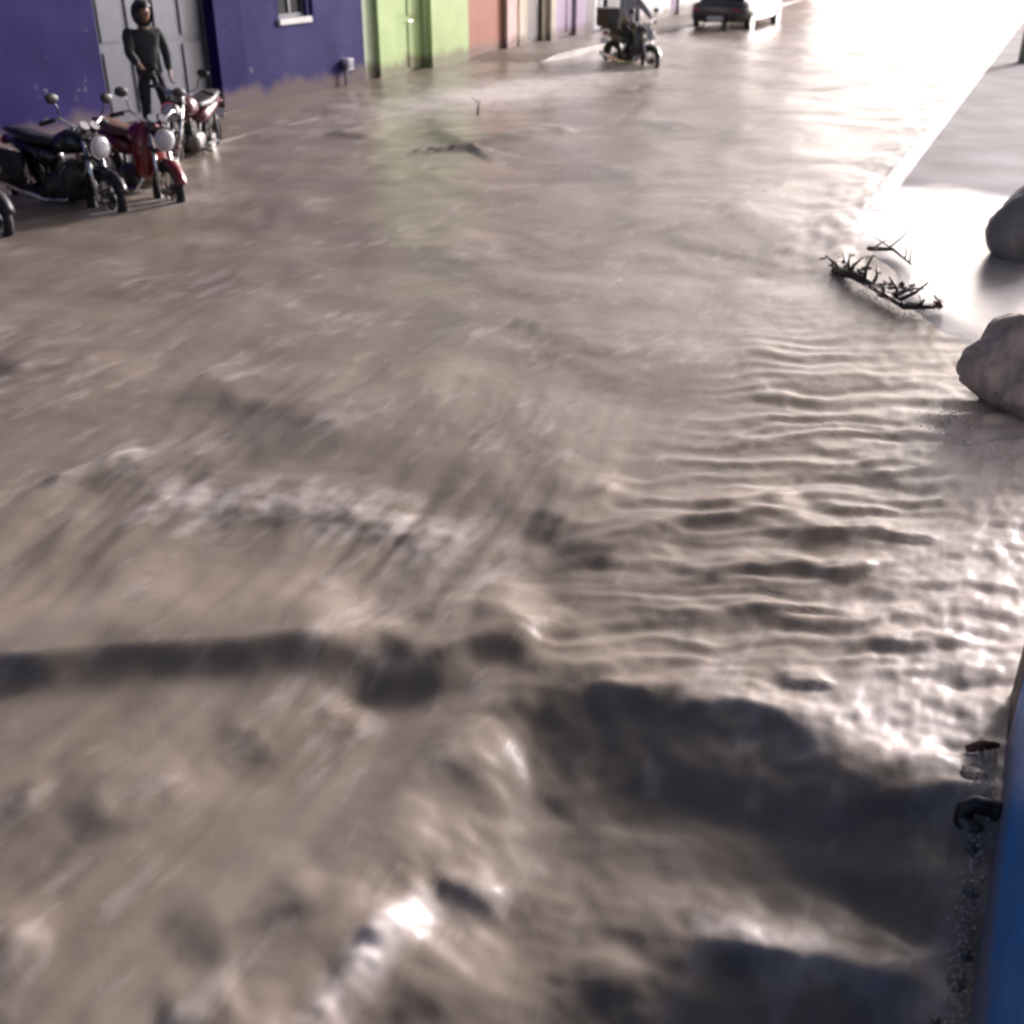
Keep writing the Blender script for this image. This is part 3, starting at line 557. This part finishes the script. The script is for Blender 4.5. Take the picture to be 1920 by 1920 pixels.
    for q in 'lr':
        a = Vector(J['an_' + q]); t = Vector(J['toe_' + q]); d = (t - a); d.z = 0; d.normalize(); z0 = min(a.z, t.z)
        skinned('shoe', [[(tuple(a - d * .05 + V(0, 0, -.03)), .045), (tuple(a + d * .05 + V(0, 0, -.035)), .046), (tuple(t + d * .03), .038), (tuple(t + d * .09), .030)]], 'shoe', body, 1)
    return body
def standing():
    J = dict(pelvis=V(0, 0, .93), waist=V(0, 0, 1.08), chest=V(-.01, 0, 1.30), neck0=V(-.01, 0, 1.43), neck1=V(0, 0, 1.50), head=V(.03, 0, 1.60))
    for s, q in ((1, 'l'), (-1, 'r')):
        J['sh_' + q] = V(-.01, s * .185, 1.39); J['el_' + q] = V(.0, s * .25, 1.12); J['wr_' + q] = V(.10, s * .235, .90); J['palm_' + q] = V(.135, s * .228, .825); J['side_' + q] = V(-.9, 0, -.3)
        J['hip_' + q] = V(0, s * .095, .87); J['kn_' + q] = V(.03, s * .11, .49); J['an_' + q] = V(-.01, s * .12, .085); J['toe_' + q] = V(.12, s * .14, .04)
    J['el_r'] = V(.14, -.25, 1.14); J['wr_r'] = V(.36, -.20, 1.02); J['palm_r'] = V(.43, -.185, .99); J['side_r'] = V(.1, -1, .1); J['kn_l'] = V(.09, .14, .49); J['an_l'] = V(.06, .17, .085); J['toe_l'] = V(.18, .21, .04); J['head'] = V(.05, .02, 1.60)
    return J
person('person in dark hooded jacket standing on the pavement behind the red motorcycle', (-10.72, 11.85, pave_lz(11.7) + .0), R(-35), standing(), 'jacket', 'trouser', yaw=R(20), hood=True)
def riding():
    J = dict(pelvis=V(-.22, 0, .98), waist=V(-.20, 0, 1.12), chest=V(-.13, 0, 1.36), neck0=V(-.10, 0, 1.48), neck1=V(-.07, 0, 1.55), head=V(-.03, 0, 1.65))
    for s, q in ((1, 'l'), (-1, 'r')):
        J['sh_' + q] = V(-.12, s * .185, 1.44); J['el_' + q] = V(.04, s * .31, 1.22); J['wr_' + q] = V(.22, s * .335, 1.07); J['palm_' + q] = V(.28, s * .335, 1.045); J['side_' + q] = V(.45, s * .85, -.1)
        J['hip_' + q] = V(-.17, s * .11, .95); J['kn_' + q] = V(.20, s * .19, .70); J['an_' + q] = V(.02, s * .21, .36); J['toe_' + q] = V(.14, s * .23, .31)
    J['curl'] = -1
    return J
person('person in pale grey jacket riding the scooter through the water', SCOOT, R(-32), riding(), 'shirt', 'trouser')

# ------------------------------------------------------------------ parked car
def car(label, loc, rz):
    root = thing('parked_car', label, 'car', loc, rz)
    bm = B(); loft(bm, [(-2.02, 0, .58, .62, .16, .35), (-1.95, 0, .60, .76, .26, .35), (-1.3, 0, .60, .83, .30, .35), (0, 0, .59, .84, .30, .35), (1.2, 0, .57, .83, .28, .35), (1.85, 0, .54, .76, .23, .35), (2.0, 0, .52, .62, .15, .35)], 28); body = obj('body', bm, 'car', root, True)
    bm = B(); loft(bm, [(-1.75, 0, .86, .60, .03, .4), (-1.35, 0, 1.10, .64, .25, .4), (-.7, 0, 1.16, .66, .30, .4), (.1, 0, 1.16, .65, .29, .4), (.55, 0, 1.05, .63, .19, .4), (1.0, 0, .86, .60, .03, .4)], 28); obj('cabin', bm, 'glass', root, True)
    bm = B(); loft(bm, [(-1.3, 0, 1.385, .50, .012, .5), (-.7, 0, 1.465, .56, .014, .5), (.1, 0, 1.455, .55, .014, .5), (.35, 0, 1.36, .52, .012, .5)], 20); obj('roof', bm, 'car', root, True)
    for s in (-1, 1):
        for x in (-1.25, 1.25):
            wb = obj('wheel', tube(B(), [(x, s * .70, .31), (x, s * .86, .31)], .19, 24), 'alloy', root); obj('tyre', torus(B(), (x, s * .77, .31), .235, .082, 32, 10), 'rubber', wb, True)
        q = B(); blob(q, (1.93, s * .52, .62), (.08, .17, .07)); obj('headlight', q, 'lens', root, True)
        q = B(); blob(q, (-1.97, s * .56, .66), (.06, .15, .08)); obj('tail_light', q, 'lensr', root, True)
        q = B(); blob(q, (.62, s * .86, .94), (.05, .09, .06)); obj('wing_mirror', q, 'car', root, True)
        d = obj('pillar', tube(B(), [(-.25, s * .66, .86), (-.3, s * .60, 1.40)], .035, 8), 'car', root)
    obj('bumper', box(B(), -2.07, -1.98, -.66, .66, .36, .52), 'blackm', root, bevel=.03); obj('bumper', box(B(), 1.96, 2.05, -.66, .66, .32, .48), 'blackm', root, bevel=.03)
    obj('number_plate', box(B(), -2.078, -2.071, -.24, .24, .40, .50), 'pvc', root)
    return root
car('charcoal car parked along the left kerb beyond the scooter', (-9.1, 35.6, -.16), R(86))

# ------------------------------------------------------------------ by the right-hand wall
def rough_rock(c, r, seed):
    bm = B(); blob(bm, (0, 0, 0), (1, 1, 1), 5 if r[0] > .1 else 3); rd = random.Random(seed); off = [rd.uniform(0, 40) for _ in range(3)]
    for v in bm.verts:
        p = v.co.copy(); n = 0
        for k, a in ((1.1, .12), (2.6, .03 if r[0] > .1 else .12), (6, .028 if r[0] > .1 else .05), (13, .012)):
            n += a * float(perlin(np.array([p.x * k + off[0] + p.z]), np.array([p.y * k + off[1] + p.z * k * .7]), seed)[0]) * 1.6
        q = p * (1 + n); q.z = max(q.z, -.62) if q.z < -.3 else q.z
        und = 1 - .55 * max(0, -q.z - .15)          # undercut foot
        v.co = Vector((q.x * r[0] * und, q.y * r[1] * und, q.z * r[2]))
    return bm
o = obj('boulder', rough_rock(None, (.44, .46, .37), 4), 'rock', None, True); o.location = (.275, 6.85, .19); o.rotation_euler = (0, 0, R(6))
tag(o, 'smooth grey boulder lodged on the pavement past the blue building', 'boulder')
def bag(label, loc, r, seed):
    root = thing('rubbish_bag', label, 'rubbish bag', loc, random.uniform(0, 6), 'rubbish bags on the right pavement')
    bm = B(); blob(bm, (0, 0, 0), (1, 1, 1), 5)
    for v in bm.verts:
        p = v.co.copy(); a = math.atan2(p.y, p.x); t = max(0, p.z)
        fold = .05 * math.sin(a * 5 + seed + 2 * p.z) + .03 * math.sin(a * 9 + p.z * 3 + seed) + .04 * float(perlin(np.array([p.x * 4 + seed]), np.array([p.y * 4 + p.z * 4]), 3)[0])
        k = (1 - .45 * t * t) * (1 + fold); v.co = Vector((p.x * k * r[0], p.y * k * r[1], max(p.z, -.72) * r[2] * (1.0 + .12 * t) + r[2] * .72))
    obj('sack', bm, 'bag', root, True)
    bm = B()
    tube(bm, [(0, 0, r[2] * 1.74), (.01, .01, r[2] * 1.86), (.05, .02, r[2] * 2.02)], [.06, .025, .07], 9); tube(bm, [(0, 0, r[2] * 1.8), (-.06, .03, r[2] * 1.92)], [.02, .05], 7); obj('knot', bm, 'bag', root, True)
    return root
bag('bulging grey rubbish bag standing on the pavement past the boulder', (-.02, 10.35, .02), (.29, .30, .30), 1)
bag('smaller grey rubbish bag slumped behind the bulging one', (.02, 11.0, .02), (.24, .27, .30), 5)
ug = thing('utility_pole', 'grey concrete utility pole on the right pavement', 'utility pole', (-.72, 27.2, .05))
obj('shaft', tube(B(), [(0, 0, -.4), (0, 0, 7.6)], [.15, .10], 16), 'pole', ug, True); ca = obj('crossarm', box(B(), -.9, .9, -.05, .05, 7.0, 7.12), 'wood', ug)
for x in (-.8, -.3, .3, .8): obj('insulator', tube(B(), [(x, 0, 7.12), (x, 0, 7.16), (x, 0, 7.25)], [.02, .045, .03], 10), 'pvc', ca)
# driftwood
def branch(name, label, pts, r0, twigs, seed, leaves=0):
    rd = random.Random(seed); root = thing(name, label, 'branch', pts[0]); o0 = Vector(pts[0]); P = [Vector(p) - o0 for p in pts]
    obj('stem', tube(B(), P, [r0 * (1 - .7 * k / (len(P) - 1)) for k in range(len(P))], 8), 'bark', root, True)
    for k in range(twigs):
        i = rd.randrange(len(P) - 1); a = P[i].lerp(P[i + 1], rd.random()); d = Vector((rd.uniform(-1, 1), rd.uniform(-1, 1), rd.uniform(.1, .9))).normalized() * rd.uniform(.10, .26)
        tw = obj('twig', tube(B(), [a, a + d * .5 + Vector((rd.uniform(-.03, .03), rd.uniform(-.03, .03), 0)), a + d], [r0 * .4, r0 * .28, r0 * .12], 6), 'bark', root, True)
        for _ in range(leaves):
            c = a + d * rd.uniform(.3, 1); bm = B(); u = Vector((rd.uniform(-1, 1), rd.uniform(-1, 1), rd.uniform(-.4, .4))).normalized() * rd.uniform(.045, .09); n = u.cross(Vector((0, 0, 1))).normalized() * u.length * .38
            f = [bm.verts.new(c + q) for q in (Vector(), u * .4 + n, u, u * .4 - n)]; e = bm.verts.new(c + u * .45 - Vector((0, 0, .006))); 
            for i2 in range(4): bm.faces.new((f[i2], f[(i2 + 1) % 4], e))
            obj('leaf', bm, 'leafb', tw)
    return root
branch('driftwood_branch', 'dark leafy branch snagged on the edge of the right pavement', [(-1.36, 9.25, .02), (-1.18, 8.98, .07), (-.92, 8.66, .06), (-.70, 8.34, .05), (-.45, 8.42, .06)], .045, 26, 3, 3)
branch('driftwood_branch', 'forked bare branch washed up above the leafy one', [(-1.22, 10.0, .04), (-1.0, 9.9, .08), (-.8, 9.5, .07)], .022, 6, 8)
branch('driftwood_stick', 'short upright stick caught in the white water by the green house', [(-8.0, 15.9, -.14), (-8.0, 15.92, .08), (-7.98, 15.95, .2)], .025, 2, 9)
wd = thing('drain_pipe', 'short black drain pipe stub sticking out at the foot of the blue wall', 'drain pipe', (.19, 3.02, 0)); wd.scale = (.75, .7, .8); zz = -.05
bm = B(); tube(bm, [(.15, 0, .06), (.03, 0, .06), (.0, -.01, .04), (0, -.02, -.10)], .038, 14); obj('elbow', bm, 'blackm', wd, True)
obj('collar', tube(B(), [(.10, 0, .06), (.125, 0, .06)], .048, 16), 'blackm', wd)
ch = obj('driftwood_chip', tube(B(), [(-.05, -.02, 0), (0, 0, .02), (.05, .03, .015)], [.012, .022, .010], 7), 'leafb', None, True); ch.location = (.215, 3.36, wz(.215, 3.36) + .012); tag(ch, 'small reddish brown chip of wood floating by the blue wall', 'driftwood')
def weed(label, loc, n, seed):
    rd = random.Random(seed); root = thing('weed', label, 'weed', loc, 0, 'weeds at the foot of the blue wall')
    for k in range(n):
        a = rd.uniform(1.7, 4.6); l = rd.uniform(.05, .11); d = Vector((math.cos(a), math.sin(a), 0)); wv = Vector((-d.y, d.x, 0)) * rd.uniform(.012, .02); bm = B(); pr = None
        for i in range(5):
            t = i / 4; c = d * l * .8 * t + Vector((0, 0, l * (1.1 * t - .75 * t * t))); k2 = math.sin(math.pi * (t * .86 + .07))
            row = [bm.verts.new(c - wv * k2), bm.verts.new(c + Vector((0, 0, -.004))), bm.verts.new(c + wv * k2)]
            if pr:
                for j in range(2): bm.faces.new((pr[j], pr[j + 1], row[j + 1], row[j]))
            pr = row
        obj('leaf', bm, 'leaf', root, True)
    return root
weed('tuft of pale green weed beside the drain pipe stub', (.26, 3.18, -.03), 16, 1)
weed('ragged green weed growing below the drain pipe stub', (.27, 2.80, -.17), 14, 2)

for k in range(13):
    y = 1.5 + k * .14 + random.uniform(-.06, .06); r = random.choice((.016, .02, .026, .034, .042)); x = .283 - r * 1.2 - random.uniform(0, .07)
    st = obj('washed_stone', rough_rock(None, (r * random.uniform(.8, 1.15), r * random.uniform(.8, 1.6), r * .62), 40 + k), 'stone', None, True); st.location = (x, y, wz(x, y) - r * .08); st.rotation_euler = (random.uniform(-.3, .3), random.uniform(-.3, .3), random.uniform(-.4, .4))
    tag(st, 'small wet stone washed up against the foot of the blue wall', 'stone', 'stones along the foot of the blue wall')
# ------------------------------------------------------------------ flying spray and froth: beads nobody could count
ICO = bmesh.new(); bmesh.ops.create_icosphere(ICO, subdivisions=1, radius=1); IV = np.array([v.co[:] for v in ICO.verts]); IF = np.array([[v.index for v in f.verts] for f in ICO.faces]); ICO.free()
def spray(name, label, P, r):
    n = len(P); sc3 = r[:, None] * rng.uniform(.6, 1.5, (n, 3)); co = (P[:, None, :] + IV[None] * sc3[:, None, :]).reshape(-1, 3); fa = (IF[None] + (np.arange(n) * len(IV))[:, None, None]).reshape(-1, 3)
    me = bpy.data.meshes.new(name); me.from_pydata(co.tolist(), [], fa.tolist()); me.polygons.foreach_set('use_smooth', np.ones(len(fa), bool)); me.materials.append(K['foam'])
    o = bpy.data.objects.new(name, me); C.objects.link(o); tag(o, label, 'foam', kind='stuff')
def along(pts, n, wid, up, r0, r1):
    P = np.array(pts, float); t = rng.random(n) * (len(P) - 1); i = t.astype(int); f = (t - i)[:, None]; q = P[i] * (1 - f) + P[i + 1] * f
    q = q + rng.normal(0, wid, (n, 2)); h = water_h(q[:, :1].copy(), q[:, 1:].copy())[0][:, 0]; z = h + np.abs(rng.normal(0, up, n)); return np.column_stack([q, z]), rng.uniform(r0, r1, n) * np.exp(-np.abs(rng.normal(0, .4, n)))
a = [along([(.24, 1.4), (.25, 2.2), (.24, 3.0), (.22, 3.4)], 1800, .022, .015, .0015, .005), along([(.2, 5.9), (-.1, 6.1), (-.2, 6.4)], 900, .06, .02, .002, .006)]
spray('froth', 'froth clinging along the foot of the blue wall', np.concatenate([x[0] for x in a]), np.concatenate([x[1] for x in a]))
a = along([(-1.3, 9.1), (-.95, 8.6), (-.6, 8.2)], 600, .06, .02, .002, .006); spray('froth', 'froth around the branch on the right pavement', *a)
